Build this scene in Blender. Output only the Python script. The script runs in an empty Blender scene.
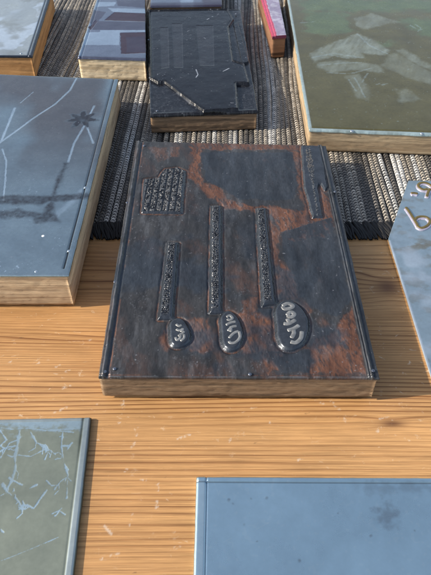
import bpy, math, random
import numpy as np
from mathutils import Vector, Matrix

random.seed(4)
S = bpy.context.scene
C = S.collection
R = math.radians

# ------------------------------------------------------------------ camera
F = 620.0                      # focal length in pixels of the 431 x 575 photograph
PITCH = math.atan(626.0 / F)   # angle below the horizontal
HC = 0.2891                    # camera height (m); table top is z = 0
SP, CP = math.sin(PITCH), math.cos(PITCH)
ZM = 0.0025                    # top of the woven mat

cam_d = bpy.data.cameras.new('camera')
cam = bpy.data.objects.new('camera', cam_d)
C.objects.link(cam)
cam.location = (0, 0, HC)
cam.rotation_euler = (math.pi / 2 - PITCH, 0, 0)
cam_d.sensor_fit = 'VERTICAL'
cam_d.sensor_height = 24.0
cam_d.lens = F / 575 * 24.0
cam_d.clip_start = 0.01
cam_d.clip_end = 100
S.camera = cam
cam_d.dof.use_dof = True
cam_d.dof.focus_distance = 0.40
cam_d.dof.aperture_fstop = 32

def bp(px, py, z):
    """point of the horizontal plane z that the photograph shows at (px, py)"""
    u = (px - 215.5) / F
    v = (py - 287.5) / F
    t = (HC - z) / (SP + v * CP)
    return (u * t, (CP - v * SP) * t)

def bps(pts, z):
    return np.array([bp(x, y, z) for x, y in pts])

# ------------------------------------------------------------------ light
SUN_EL, SUN_AZ = R(30), R(-97)     # azimuth clockwise from +Y
w = bpy.data.worlds.new('World')
S.world = w
w.use_nodes = True
nt = w.node_tree
sky = nt.nodes.new('ShaderNodeTexSky')
sky.sky_type = 'NISHITA'
sky.sun_disc = False
sky.sun_elevation = SUN_EL
sky.sun_rotation = SUN_AZ
sky.air_density = 1.0
sky.dust_density = 1.5
bg = nt.nodes['Background']
bg.inputs['Strength'].default_value = 0.14
hs = nt.nodes.new('ShaderNodeHueSaturation')      # a hazy, milky sky
hs.inputs['Saturation'].default_value = 0.76
nt.links.new(sky.outputs[0], hs.inputs['Color'])
nt.links.new(hs.outputs[0], bg.inputs['Color'])
sd = bpy.data.lights.new('sun', 'SUN')
sd.energy = 3.9
sd.angle = R(0.6)
sd.color = (1.0, 0.90, 0.76)
so = bpy.data.objects.new('sun', sd)
C.objects.link(so)
dirv = Vector((math.sin(SUN_AZ) * math.cos(SUN_EL), math.cos(SUN_AZ) * math.cos(SUN_EL), math.sin(SUN_EL)))
so.rotation_euler = dirv.to_track_quat('Z', 'Y').to_euler()
so.location = dirv * 3
S.view_settings.view_transform = 'Standard'
S.view_settings.look = 'None'
S.view_settings.exposure = 0.7

# ------------------------------------------------------------------ numpy helpers
def _hash(ix, iy, seed):
    n = (ix.astype(np.int64) * 374761393 + iy.astype(np.int64) * 668265263 + seed * 982451653) & 0xffffffff
    n = ((n ^ (n >> 13)) * 1274126177) & 0xffffffff
    return ((n ^ (n >> 16)) & 0xffff) / 65535.0

def vnoise(x, y, seed=0):
    ix, iy = np.floor(x), np.floor(y)
    fx, fy = x - ix, y - iy
    fx = fx * fx * (3 - 2 * fx)
    fy = fy * fy * (3 - 2 * fy)
    a = _hash(ix, iy, seed); b = _hash(ix + 1, iy, seed)
    c = _hash(ix, iy + 1, seed); d = _hash(ix + 1, iy + 1, seed)
    return (a * (1 - fx) + b * fx) * (1 - fy) + (c * (1 - fx) + d * fx) * fy

def fbm(x, y, seed=0, n=4):
    o, a, t = 0.0, 1.0, 0.0
    for i in range(n):
        o = o + a * vnoise(x * 2 ** i, y * 2 ** i, seed + i * 17)
        t += a
        a *= .55
    return o / t

def sstep(a, b, x):
    t = np.clip((x - a) / (b - a), 0, 1)
    return t * t * (3 - 2 * t)

def sd_poly(X, Y, poly):
    """signed distance to a polygon, negative inside"""
    n = len(poly)
    d = np.full(X.shape, 1e9)
    s = np.ones(X.shape)
    j = n - 1
    for i in range(n):
        xi, yi = poly[i]; xj, yj = poly[j]
        ex, ey = xj - xi, yj - yi
        wx, wy = X - xi, Y - yi
        t = np.clip((wx * ex + wy * ey) / (ex * ex + ey * ey + 1e-18), 0, 1)
        bx, by = wx - ex * t, wy - ey * t
        d = np.minimum(d, bx * bx + by * by)
        c1 = Y >= yi
        c2 = Y < yj
        c3 = ex * wy > ey * wx
        flip = (c1 & c2 & c3) | (~c1 & ~c2 & ~c3)
        s = np.where(flip, -s, s)
        j = i
    return s * np.sqrt(d)

def d_line(X, Y, pts):
    d = np.full(X.shape, 1e9)
    for (x0, y0), (x1, y1) in zip(pts[:-1], pts[1:]):
        ex, ey = x1 - x0, y1 - y0
        t = np.clip(((X - x0) * ex + (Y - y0) * ey) / (ex * ex + ey * ey + 1e-18), 0, 1)
        d = np.minimum(d, (X - x0 - ex * t) ** 2 + (Y - y0 - ey * t) ** 2)
    return np.sqrt(d)

def d_ell(X, Y, c, rx, ry, ang=0):
    dx, dy = X - c[0], Y - c[1]
    ca, sa = math.cos(ang), math.sin(ang)
    a, b = dx * ca + dy * sa, -dx * sa + dy * ca
    k = np.sqrt((a / rx) ** 2 + (b / ry) ** 2)
    return (k - 1) * min(rx, ry)

# ------------------------------------------------------------------ mesh helpers
def mesh_from(name, V, faces, mat, parent=None, M=None, col=None, smooth=True):
    """V: (n,3) world points; faces: list of tuples or (k,4) array"""
    V = np.asarray(V, dtype=np.float64)
    if M is not None:
        Mi = np.array(M.inverted())
        V = V @ Mi[:3, :3].T + Mi[:3, 3]
    me = bpy.data.meshes.new(name)
    if isinstance(faces, np.ndarray):
        k = faces.shape[1]
        me.vertices.add(len(V)); me.vertices.foreach_set('co', V.astype(np.float32).ravel())
        me.loops.add(faces.size); me.loops.foreach_set('vertex_index', faces.astype(np.int32).ravel())
        me.polygons.add(len(faces))
        me.polygons.foreach_set('loop_start', np.arange(0, faces.size, k, dtype=np.int32))
        me.polygons.foreach_set('loop_total', np.full(len(faces), k, dtype=np.int32))
        me.update(calc_edges=True)
    else:
        me.from_pydata(V.tolist(), [], [tuple(f) for f in faces])
        me.update()
    if col is not None:
        a = me.color_attributes.new('mask', 'FLOAT_COLOR', 'POINT')
        c4 = np.ones((len(V), 4), dtype=np.float32)
        c4[:, :3] = col
        a.data.foreach_set('color', c4.ravel())
    me.polygons.foreach_set('use_smooth', np.full(len(me.polygons), smooth))
    me.materials.append(mat)
    o = bpy.data.objects.new(name, me)
    C.objects.link(o)
    if parent is not None:
        o.parent = parent
    return o

def tag(o, label=None, cat=None, group=None, kind=None):
    for k, v in (('label', label), ('category', cat), ('group', group), ('kind', kind)):
        if v:
            o[k] = v
    return o

def thing(name, label, cat, loc, group=None):
    o = bpy.data.objects.new(name, None)
    C.objects.link(o)
    o.location = loc
    o.empty_display_size = .02
    tag(o, label, cat, group)
    return o, Matrix.Translation(loc)

def grid_faces(nx, ny, off=0):
    i = np.arange(nx - 1); j = np.arange(ny - 1)
    I, J = np.meshgrid(i, j)
    a = (J * nx + I).ravel() + off
    return np.stack([a, a + 1, a + nx + 1, a + nx], 1)

def bilin(q, s, t):
    """q: BL BR TR TL"""
    q = np.asarray(q)
    s = s[..., None]; t = t[..., None]
    return (q[0] * (1 - s) + q[1] * s) * (1 - t) + (q[3] * (1 - s) + q[2] * s) * t

def plate(name, quad, ztop, thick, nx, ny, fn, mat, parent, M, rough=0.0002):
    s, t = np.meshgrid(np.linspace(0, 1, nx), np.linspace(0, 1, ny))
    P = bilin(quad, s, t)
    X, Y = P[..., 0], P[..., 1]
    # slightly uneven cut edges
    e = (fbm(X * 160, Y * 160, 5) - .5) * rough * 2
    edge = np.exp(-np.minimum(np.minimum(s, 1 - s) * nx, np.minimum(t, 1 - t) * ny) / 2)
    h, col = fn(X, Y, s, t)
    h = h - edge * 0.00025
    cx, cy = quad[:, 0].mean(), quad[:, 1].mean()
    V = np.stack([X + e * edge * np.sign(X - cx), Y + e * edge * np.sign(Y - cy), ztop + h], -1).reshape(-1, 3)
    F1 = grid_faces(nx, ny)
    ring = list(range(nx)) + [(j + 1) * nx - 1 for j in range(1, ny)] + \
        [(ny - 1) * nx + i for i in range(nx - 2, -1, -1)] + [j * nx for j in range(ny - 2, 0, -1)]
    ring = np.array(ring)
    n0 = len(V)
    B = V[ring].copy()
    B[:, 2] = ztop - thick
    k = np.arange(len(ring)); k2 = np.roll(k, -1)
    F2 = np.stack([ring[k], n0 + k, n0 + k2, ring[k2]], 1)
    colf = col.reshape(-1, 3)
    V = np.concatenate([V, B]); colA = np.concatenate([colf, colf[ring]])
    return mesh_from(name, V, np.concatenate([F1, F2]), mat, parent, M, colA)

def island(name, poly_or_bbox, res, sdf, hfn, z, mat, parent, M, margin=0.0):
    """raised patch: the part of a height field where sdf < margin"""
    x0, y0, x1, y1 = poly_or_bbox
    nx, ny = int((x1 - x0) / res) + 2, int((y1 - y0) / res) + 2
    X, Y = np.meshgrid(np.linspace(x0, x1, nx), np.linspace(y0, y1, ny))
    d = sdf(X, Y)
    h, col = hfn(X, Y, d)
    keep = (d < margin).ravel()
    Fs = grid_faces(nx, ny)
    Fs = Fs[keep[Fs].any(1)]
    used = np.unique(Fs)
    mp = np.full(nx * ny, -1); mp[used] = np.arange(len(used))
    hz = np.where(d < margin, h, -0.0004)
    V = np.stack([X, Y, z + hz], -1).reshape(-1, 3)[used]
    return mesh_from(name, V, mp[Fs], mat, parent, M, col.reshape(-1, 3)[used])

def bbox(pts, m=.002):
    p = np.asarray(pts)
    return (p[:, 0].min() - m, p[:, 1].min() - m, p[:, 0].max() + m, p[:, 1].max() + m)

def strokes(name, lines, z, wid, hgt, mat, parent, M, sub=6, closed=False):
    """flattened rounded strokes lying on a surface: raised lettering"""
    V, Fc = [], []
    for ln in lines:
        p = np.array(ln, dtype=float)
        # Catmull-Rom
        q = [p[0]]
        for i in range(len(p) - 1):
            p0 = p[max(i - 1, 0)]; p1 = p[i]; p2 = p[i + 1]; p3 = p[min(i + 2, len(p) - 1)]
            for k in range(1, sub + 1):
                t = k / sub
                q.append(.5 * ((2 * p1) + (-p0 + p2) * t + (2 * p0 - 5 * p1 + 4 * p2 - p3) * t * t + (-p0 + 3 * p1 - 3 * p2 + p3) * t ** 3))
        q = np.array(q)
        tg = np.gradient(q, axis=0)
        tg /= np.linalg.norm(tg, axis=1)[:, None] + 1e-12
        nn = np.stack([-tg[:, 1], tg[:, 0]], 1)
        b = len(V)
        prof = [(-1, -.8), (-.95, .7), (-.84, 1), (0, 1.02), (.84, 1), (.95, .7), (1, -.8)]
        m = len(prof)
        for i in range(len(q)):
            ends = .55 if i in (0, len(q) - 1) else 1
            for (a, c) in prof:
                V.append((q[i, 0] + nn[i, 0] * a * wid / 2 * ends, q[i, 1] + nn[i, 1] * a * wid / 2 * ends, z + c * hgt * ends))
        for i in range(len(q) - 1):
            for j in range(m - 1):
                Fc.append((b + i * m + j, b + (i + 1) * m + j, b + (i + 1) * m + j + 1, b + i * m + j + 1))
        Fc.append(tuple(b + j for j in range(m)))
        Fc.append(tuple(b + (len(q) - 1) * m + j for j in range(m - 1, -1, -1)))
    return mesh_from(name, V, Fc, mat, parent, M)

def nail(x, y, z, r, mat, parent, M, name='nail_head'):
    V, Fc = [], []
    n = 14
    for (rr, zz) in ((1, -.5), (1, .08), (.86, .28), (.5, .38), (.12, .40)):
        for k in range(n):
            a = 2 * math.pi * k / n
            V.append((x + r * rr * math.cos(a), y + r * rr * math.sin(a), z + r * zz))
    for i in range(4):
        for k in range(n):
            Fc.append((i * n + k, i * n + (k + 1) % n, (i + 1) * n + (k + 1) % n, (i + 1) * n + k))
    Fc.append(tuple(4 * n + k for k in range(n)))
    return mesh_from(name, V, Fc, mat, parent, M)

def wood_base(quad, z0, z1, mat, parent, M, amp=.0003, seed=1, inset=.0004, chip=0.0):
    """solid wooden block under a plate: worn, slightly wavy sawn sides"""
    q = np.asarray(quad, dtype=float)
    c = q.mean(0)
    pts, nrm = [], []
    for a in range(4):
        p, r = q[a], q[(a + 1) % 4]
        L = np.linalg.norm(r - p)
        n = max(8, int(L / .0016))
        d = (r - p) / L
        nv = np.array([d[1], -d[0]])
        for k in range(n):
            f = k / n
            pts.append(p + (r - p) * f)
            # round the corners a little
            e = min(f, 1 - f) * L
            nrm.append((nv, max(0, 1 - e / .0012)))
    m = 16
    N = len(pts)
    V = np.zeros((m, N, 3))
    P = np.array(pts)
    nv = np.array([x[0] for x in nrm]); cr = np.array([x[1] for x in nrm])
    run = np.arange(N) * .0016
    for j in range(m):
        t = j / (m - 1)
        zz = z0 + (z1 - z0) * t
        dsp = (fbm(run * 180, np.full(N, zz * 900.), seed) - .5) * amp * 2 + (fbm(run * 900, np.full(N, zz * 2500.), seed + 9) - .5) * amp
        dsp = dsp - inset - cr ** 2 * .0007
        if j in (0,):
            dsp = dsp - .0004 - chip * np.maximum(0, vnoise(run * 130, run * 0, seed + 3) - .5) * .002
        V[j, :, :2] = P + nv * dsp[:, None]
        V[j, :, 2] = zz
    Vf = V.reshape(-1, 3)
    k = np.arange(N); k2 = np.roll(k, -1)
    Fs = []
    for j in range(m - 1):
        Fs.append(np.stack([j * N + k, j * N + k2, (j + 1) * N + k2, (j + 1) * N + k], 1))
    Fl = [tuple(f) for f in np.concatenate(Fs)]
    Fl.append(tuple(range(N - 1, -1, -1)))
    Fl.append(tuple((m - 1) * N + i for i in range(N)))
    o = mesh_from('wooden_base', Vf, Fl, mat, parent, M)
    o.data.polygons[-1].use_smooth = False
    o.data.polygons[-2].use_smooth = False
    return o

# ------------------------------------------------------------------ material helpers
class NT:
    def __init__(s, name):
        s.m = bpy.data.materials.new(name)
        s.m.use_nodes = True
        s.t = s.m.node_tree
        s.b = s.t.nodes['Principled BSDF']
    def n(s, typ, **kw):
        o = s.t.nodes.new(typ)
        for k, v in kw.items():
            setattr(o, k, v)
        return o
    def link(s, a, b):
        s.t.links.new(a, b)
    def coord(s, scale=(1, 1, 1), rot=(0, 0, 0), out='Object', loc=(0, 0, 0)):
        tc = s.n('ShaderNodeTexCoord')
        mp = s.n('ShaderNodeMapping')
        mp.inputs['Scale'].default_value = scale
        mp.inputs['Rotation'].default_value = rot
        mp.inputs['Location'].default_value = loc
        s.link(tc.outputs[out], mp.inputs['Vector'])
        return mp.outputs[0]
    def noise(s, vec, scale=1, detail=4, rough=.55, dist=0):
        o = s.n('ShaderNodeTexNoise')
        o.inputs['Scale'].default_value = scale
        o.inputs['Detail'].default_value = detail
        o.inputs['Roughness'].default_value = rough
        o.inputs['Distortion'].default_value = dist
        if vec is not None:
            s.link(vec, o.inputs['Vector'])
        return o.outputs['Fac']
    def ramp(s, fac, stops, interp='LINEAR'):
        r = s.n('ShaderNodeValToRGB')
        r.color_ramp.interpolation = interp
        els = r.color_ramp.elements
        while len(els) < len(stops):
            els.new(.5)
        for e, (p, c) in zip(els, stops):
            e.position = p
            e.color = (*c, 1) if isinstance(c, tuple) else (c, c, c, 1)
        s.link(fac, r.inputs[0])
        return r.outputs[0]
    def math(s, op, a, b=None, c=None, clamp=False):
        o = s.n('ShaderNodeMath', operation=op)
        o.use_clamp = clamp
        for i, v in enumerate((a, b, c)):
            if v is None:
                continue
            if isinstance(v, (int, float)):
                o.inputs[i].default_value = v
            else:
                s.link(v, o.inputs[i])
        return o.outputs[0]
    def mix(s, fac, a, b, mode='MIX'):
        o = s.n('ShaderNodeMix', data_type='RGBA', blend_type=mode)
        for idx, v in ((0, fac), (6, a), (7, b)):
            if isinstance(v, (int, float)):
                o.inputs[idx].default_value = v
            elif isinstance(v, tuple):
                o.inputs[idx].default_value = (*v, 1)
            else:
                s.link(v, o.inputs[idx])
        return o.outputs[2]
    def bump(s, h, strength=.3, dist=.0005):
        o = s.n('ShaderNodeBump')
        o.inputs['Strength'].default_value = strength
        o.inputs['Distance'].default_value = dist
        s.link(h, o.inputs['Height'])
        s.link(o.outputs[0], s.b.inputs['Normal'])
    def mask(s):
        a = s.n('ShaderNodeAttribute', attribute_name='mask')
        sp = s.n('ShaderNodeSeparateColor')
        s.link(a.outputs['Color'], sp.inputs[0])
        return sp.outputs[0], sp.outputs[1], sp.outputs[2]
    def set(s, key, v):
        i = s.b.inputs[key]
        if isinstance(v, (int, float)):
            i.default_value = v
        elif isinstance(v, tuple):
            i.default_value = (*v, 1)
        else:
            s.link(v, i)

def mat_metal(name, base, c1, c2, c3, rough=(.3, .45), metallic=.6, r1=None, mottled=.25, scale=60,
              speck=.0, speckcol=(.6, .6, .6), bump=.15, stretch=(1, 1, 1), spec=.5, coat=0):
    """plate metal; c1..c3 are the tones of the three etched, stained or painted-reflection areas in the mesh's mask"""
    m = NT(name)
    v = m.coord(stretch)
    n1 = m.noise(v, scale, 6, .6)
    n2 = m.noise(v, scale * 9, 3, .6)
    r, g, b = m.mask()
    col = m.mix(r, base, c1)
    col = m.mix(g, col, c2)
    col = m.mix(b, col, c3)
    var = m.ramp(n1, [(.25, 1 - mottled), (.75, 1 + mottled)])
    col = m.mix(1.0, col, var, 'MULTIPLY')
    var2 = m.ramp(n2, [(.3, 1 - mottled * .5), (.7, 1 + mottled * .5)])
    col = m.mix(1.0, col, var2, 'MULTIPLY')
    if speck:
        n3 = m.noise(m.coord(), 420, 2, .5)
        f = m.ramp(n3, [(.70, 0.0), (.76, 1.0)])
        f = m.math('MULTIPLY', f, speck)
        col = m.mix(f, col, speckcol)
    m.set('Base Color', col)
    m.set('Metallic', metallic)
    m.set('Specular IOR Level', spec)
    ro = m.n('ShaderNodeMapRange')
    ro.inputs['From Min'].default_value = .3; ro.inputs['From Max'].default_value = .7
    ro.inputs['To Min'].default_value = rough[0]; ro.inputs['To Max'].default_value = rough[1]
    m.link(n1, ro.inputs['Value'])
    rv = ro.outputs[0]
    if r1 is not None:
        rv = m.math('ADD', rv, m.math('MULTIPLY', r, r1))
    m.set('Roughness', rv)
    if coat:
        m.set('Coat Weight', coat)
        m.set('Coat Roughness', .15)
    m.bump(m.math('ADD', m.math('MULTIPLY', n2, .5), n1), bump, .0004)
    return m.m

def mat_wood(name, light, dark, layers=260, dirt=.35, contrast=(.35, .65), wav=1.5, dirtcol=(.03, .025, .02), seedloc=0):
    """sawn wood: layers run along the block, so the pattern changes fast with height"""
    m = NT(name)
    v = m.coord((3, 3, layers), loc=(seedloc, seedloc, seedloc))
    n1 = m.noise(v, 1.0, 4, .6, wav)
    col = m.ramp(n1, [(contrast[0], dark), (contrast[1], light)])
    v2 = m.coord((22, 22, 1500))
    n2 = m.noise(v2, 1.5, 4, .7, .5)
    col = m.mix(1.0, col, m.ramp(n2, [(.3, .62), (.7, 1.25)]), 'MULTIPLY')
    n3 = m.noise(m.coord((34, 34, 330)), 1, 5, .7)
    col = m.mix(m.math('MULTIPLY', m.ramp(n3, [(.5, 0.), (.68, 1.)]), dirt), col, dirtcol)
    m.set('Base Color', col)
    m.set('Roughness', .75)
    m.set('Specular IOR Level', .25)
    m.bump(m.math('ADD', n2, m.math('MULTIPLY', n3, .8)), .6, .0006)
    return m.m

# ------------------------------------------------------------------ table
def mat_pine():
    m = NT('varnished_pine')
    tc = m.n('ShaderNodeTexCoord')
    sp = m.n('ShaderNodeSeparateXYZ')
    m.link(tc.outputs['Object'], sp.inputs[0])
    x, y = sp.outputs[0], sp.outputs[1]
    board = m.math('GREATER_THAN', y, Y_SEAM)
    w1 = m.noise(m.coord((1.9, 34, 1)), 1, 3, .5)
    w2 = m.noise(m.coord((0.7, 13, 1), loc=(3, 1, 0)), 1, 2, .5)
    ph = m.math('ADD', m.math('MULTIPLY', y, 330.0), m.math('MULTIPLY', w1, 3.4))
    ph = m.math('ADD', ph, m.math('MULTIPLY', w2, 26.0))
    ph = m.math('ADD', ph, m.math('MULTIPLY', board, 5.3))
    knots = None
    for (kx, ky, rx, ry, amp) in KNOTS:
        dx = m.math('DIVIDE', m.math('SUBTRACT', x, kx), rx)
        dy = m.math('DIVIDE', m.math('SUBTRACT', y, ky), ry)
        d2 = m.math('ADD', m.math('MULTIPLY', dx, dx), m.math('MULTIPLY', dy, dy))
        g = m.math('POWER', 2.718, m.math('MULTIPLY', d2, -1.0))
        # rings sweep round the knot
        ph = m.math('ADD', ph, m.math('MULTIPLY', m.math('MULTIPLY', g, dy), amp))
        core = m.math('POWER', 2.718, m.math('MULTIPLY', d2, -3.2))
        knots = core if knots is None else m.math('MAXIMUM', knots, core)
    fr = m.math('FRACT', ph)
    line = m.ramp(fr, [(0.0, .25), (.15, 0.0), (.50, .06), (.74, .40), (.86, 1.0), (.93, .9), (1.0, .25)])
    wl = m.ramp(m.noise(m.coord((1.1, 32, 1), loc=(7, 0, 0)), 1, 3, .6), [(.36, .10), (.60, .92)])
    line = m.math('MULTIPLY', line, wl)
    fib = m.noise(m.coord((30, 1500, 1)), 1, 4, .7)
    early = m.ramp(m.noise(m.coord((2, 9, 1)), 1, 4, .6), [(.3, (.43, .222, .082)), (.7, (.56, .322, .136))])
    col = m.mix(line, early, (.16, .058, .017))
    ph2 = m.math('FRACT', m.math('ADD', m.math('MULTIPLY', ph, 2.7), m.math('MULTIPLY', w1, 1.7)))
    thin = m.math('MULTIPLY', m.ramp(ph2, [(.5, 0.), (.9, 1.), (1., 0.)]), m.ramp(m.noise(m.coord((1.2, 60, 1), loc=(2, 5, 0)), 1, 3, .6), [(.45, 0.), (.65, .55)]))
    col = m.mix(thin, col, (.21, .085, .026))
    col = m.mix(1.0, col, m.ramp(fib, [(.28, .60), (.72, 1.32)]), 'MULTIPLY')
    grime = m.noise(m.coord((12, 25, 1), loc=(9, 2, 0)), 1, 5, .6)
    col = m.mix(1.0, col, m.ramp(grime, [(.3, .84), (.7, 1.08)]), 'MULTIPLY')
    col = m.mix(m.math('MULTIPLY', knots, .85), col, (.10, .040, .018))
    # pale scuffs and dark specks of wear
    sc = m.noise(m.coord((150, 210, 1), rot=(0, 0, .6)), 1, 4, .7, .8)
    area = m.ramp(m.noise(m.coord((14, 14, 1)), 1, 3, .5), [(.45, 0.), (.68, 1.)])
    scf = m.math('MULTIPLY', m.ramp(sc, [(.62, 0.), (.70, 1.)]), m.math('ADD', m.math('MULTIPLY', area, .5), .12))
    col = m.mix(scf, col, (.70, .58, .42))
    dk = m.ramp(m.noise(m.coord((130, 260, 1), loc=(4, 4, 0)), 1, 3, .6), [(.70, 0.), (.76, 1.)])
    col = m.mix(m.math('MULTIPLY', dk, .55), col, (.10, .06, .03))
    r, g_, b = m.mask()
    col = m.mix(r, col, (.62, .55, .46))
    m.set('Base Color', col)
    ro = m.ramp(m.noise(m.coord((30, 80, 1)), 1, 4, .6), [(.3, .42), (.7, .62)])
    m.set('Roughness', ro)
    m.set('Specular IOR Level', .32)
    hb = m.math('SUBTRACT', m.math('MULTIPLY', fib, .6), m.math('MULTIPLY', line, .4))
    m.bump(hb, .2, .0003)
    return m.m

Y_SEAM = bp(150, 397, 0)[1]
k1 = bp(388, 287, 0); k2 = bp(394, 430, 0); k3 = bp(30, 330, 0)
KNOTS = [(k1[0], k1[1], .017, .013, 2.2), (k2[0], k2[1] + .004, .012, .004, .9)]
M_PINE = mat_pine()

# table top: two boards meeting at a fine open joint, one sheet of real thickness
xs = np.concatenate([np.linspace(-.55, -.205, 40), np.linspace(-.2, .2, 800), np.linspace(.205, .55, 40)])
ys = np.concatenate([np.linspace(.02, .10, 30), np.linspace(.101, .34, 480), np.linspace(.342, 1.05, 60)])
TX, TY = np.meshgrid(xs, ys)
dz = -.0007 * np.exp(-((TY - Y_SEAM - (fbm(TX * 20, TX * 0, 3) - .5) * .0006) / .00035) ** 2)
msk = np.zeros(TX.shape)
rng = random.Random(8)
NZ = fbm(TX * 1100, TY * 1100, 12, 3); NZ2 = fbm(TX * 500, TY * 500, 14, 3)
for (px, py, ln, an) in [(58, 366, 5, .5), (68, 371, 4, .35), (66, 387, 8, .45), (17, 375, 3, .6), (10, 362, 3, .9), (36, 363, 6, .2),
                         (123, 405, 10, -1.35), (118, 423, 5, .6), (133, 445, 6, 1.0), (137, 432, 8, 1.5), (183, 437, 14, .35),
                         (158, 488, 9, -1.45), (157, 506, 9, -1.5), (143, 480, 3, 0), (108, 530, 10, -.8), (131, 520, 10, 1.4),
                         (110, 556, 14, .3), (175, 548, 7, .2), (126, 470, 3, 1), (97, 404, 4, .9), (335, 405, 12, -1.0),
                         (345, 420, 9, -1.1), (320, 402, 7, -.5), (384, 418, 9, .15), (380, 430, 6, .6), (270, 423, 4, 1.2),
                         (90, 340, 3, .4), (230, 440, 3, 1), (300, 460, 4, .2), (205, 412, 3, .6), (60, 410, 12, .5)]:
    p = bp(px, py, 0); k = .00055 * ln / 2
    d = d_line(TX, TY, [(p[0] - k * math.cos(an), p[1] - k * math.sin(an)), (p[0] + k * math.cos(an), p[1] + k * math.sin(an))])
    msk = np.maximum(msk, sstep(.0011, .0001, d + (NZ2 - .5) * .0012) * sstep(.46, .64, NZ) * .50)
V = np.stack([TX, TY, dz], -1).reshape(-1, 3)
col = np.zeros((V.shape[0], 3)); col[:, 0] = msk.ravel()
nxt, nyt = len(xs), len(ys)
Fq = grid_faces(nxt, nyt)
ring = np.array(list(range(nxt)) + [(j + 1) * nxt - 1 for j in range(1, nyt)] + [(nyt - 1) * nxt + i for i in range(nxt - 2, -1, -1)] + [j * nxt for j in range(nyt - 2, 0, -1)])
Bv = V[ring].copy(); Bv[:, 2] = -.028
kk = np.arange(len(ring)); kk2 = np.roll(kk, -1)
Fq = np.concatenate([Fq, np.stack([ring[kk], len(V) + kk, len(V) + kk2, ring[kk2]], 1)])
table = mesh_from('table_top', np.concatenate([V, Bv]), Fq, M_PINE, None, None, np.concatenate([col, col[ring]]))
tag(table, 'varnished orange pine table top with scuffs and a knot', 'table', kind='structure')

# ------------------------------------------------------------------ woven mat
def mat_weave():
    m = NT('woven_cord')
    a = m.n('ShaderNodeAttribute', attribute_name='mask')
    n = m.noise(m.coord((900, 300, 900)), 1, 3, .6)
    col = m.mix(1.0, a.outputs['Color'], m.ramp(n, [(.3, .6), (.7, 1.35)]), 'MULTIPLY')
    m.set('Base Color', col)
    m.set('Roughness', .42)
    m.set('Specular IOR Level', .55)
    m.bump(n, .4, .0003)
    return m.m
def mat_plain(name, c, rough=.6, spec=.3, metallic=0, var=.25, scale=300):
    m = NT(name)
    n = m.noise(m.coord(), scale, 4, .6)
    m.set('Base Color', m.mix(1.0, c, m.ramp(n, [(.25, 1 - var), (.75, 1 + var)]), 'MULTIPLY'))
    m.set('Roughness', rough); m.set('Specular IOR Level', spec); m.set('Metallic', metallic)
    m.bump(n, .25, .0003)
    return m.m
M_WEAVE = mat_weave()
M_HEM = mat_plain('black_thread', (.012, .012, .013), .65, .3)

YF = bp(100, 240.5, 0)[1]           # front edge of the mat on the table
YH = bp(100, 226, 0)[1]             # where the weave ends and the dark fringe starts
X0, X1, YB = -.36, .40, .93
mat_t, MM = thing('woven_mat', 'grey and black ribbed woven mat with dark fringe under the printing blocks', 'mat', (0, .6, 0))
pitch, rowp = .0041, .0034
NC = int((X1 - X0) / pitch)
rs = np.random.RandomState(3)
tone = []
for i in range(NC):
    k = .55 * rs.rand() + .45 * float(vnoise(np.array([i * .45]), np.array([.5]), 6)[0])
    if k < .36:
        tone.append((np.array((.47, .46, .43)) * (1.0 + .4 * rs.rand()), .42 if rs.rand() < .5 else .7))   # shiny pale cord, nearly flat
    elif k < .62:
        tone.append((np.array((.38, .34, .28)) * (.75 + .5 * rs.rand()), .7))
    else:
        tone.append((np.array((.16, .145, .125)) * (.6 + .8 * rs.rand()), .85))
nr = int((YB - YH) / rowp)
SUBR, CR = 7, 6
ny = nr * SUBR
yy = YH + np.arange(ny) / SUBR * rowp
uu = np.linspace(-1, 1, CR)
allV, allF, allC = [], [], []
off = 0
for i in range(NC):
    xc = X0 + (i + .5) * pitch
    U, YY = np.meshgrid(uu, yy)
    colr, rel = tone[i]
    lean = 1.5 if i % 2 == 0 else .9
    drift = (vnoise(YY * 9, YY * 0 + i * .31, 8) - .5) * .004 + (vnoise(YY * 30, YY * 0 + i * 3.1, 88) - .5) * .0009 + (YY - YH) * .03
    phs = (YY - YH) / rowp + .5 * (i % 2) + (.16 * lean - .1) * U + .55 * U * U + (vnoise(YY * 60, YY * 0 + i * 1.7, 2) - .5) * .35
    fr_ = phs - np.floor(phs)
    # each stitch rises slowly and dips under the next one
    lump = sstep(.05, .55, fr_) * sstep(1.0, .82, fr_)
    hz = np.sqrt(np.maximum(0, 1 - (U * .97) ** 2)) * (1 - rel + rel * lump)
    wide = pitch * .47 * (1 - .16 * rel * (1 - lump))
    X = xc + U * wide + drift
    jit = rs.rand() * .1
    Z = .0005 + hz * (.0014 + .0002 * rs.rand()) * (.75 + .5 * vnoise(YY * 200, YY * 0 + i * 2.3, 17))
    allV.append(np.stack([X, YY, Z], -1).reshape(-1, 3))
    rowvar = .62 + .76 * vnoise(np.floor(phs) * 1.7, phs * 0 + i * 7.3, 5)
    gap = 1 - (1 - .035) * (1 - sstep(.30, .50, fr_ + .12 * (vnoise(np.floor(phs) * 3.1, phs * 0 + i * 1.3, 25) - .5)) * sstep(1.0, .93, fr_)) * min(1, .25 + rel * 1.05)   # the dark crossing thread shows between the lumps
    shade = (rowvar * gap)[..., None]
    allC.append((colr[None, None, :] * shade * np.ones(U.shape)[..., None]).reshape(-1, 3))
    allF.append(grid_faces(CR, ny, off))
    off += CR * ny
weave = mesh_from('ribbed_weave', np.concatenate(allV), np.concatenate(allF), M_WEAVE, mat_t, MM, np.concatenate(allC))
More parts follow.
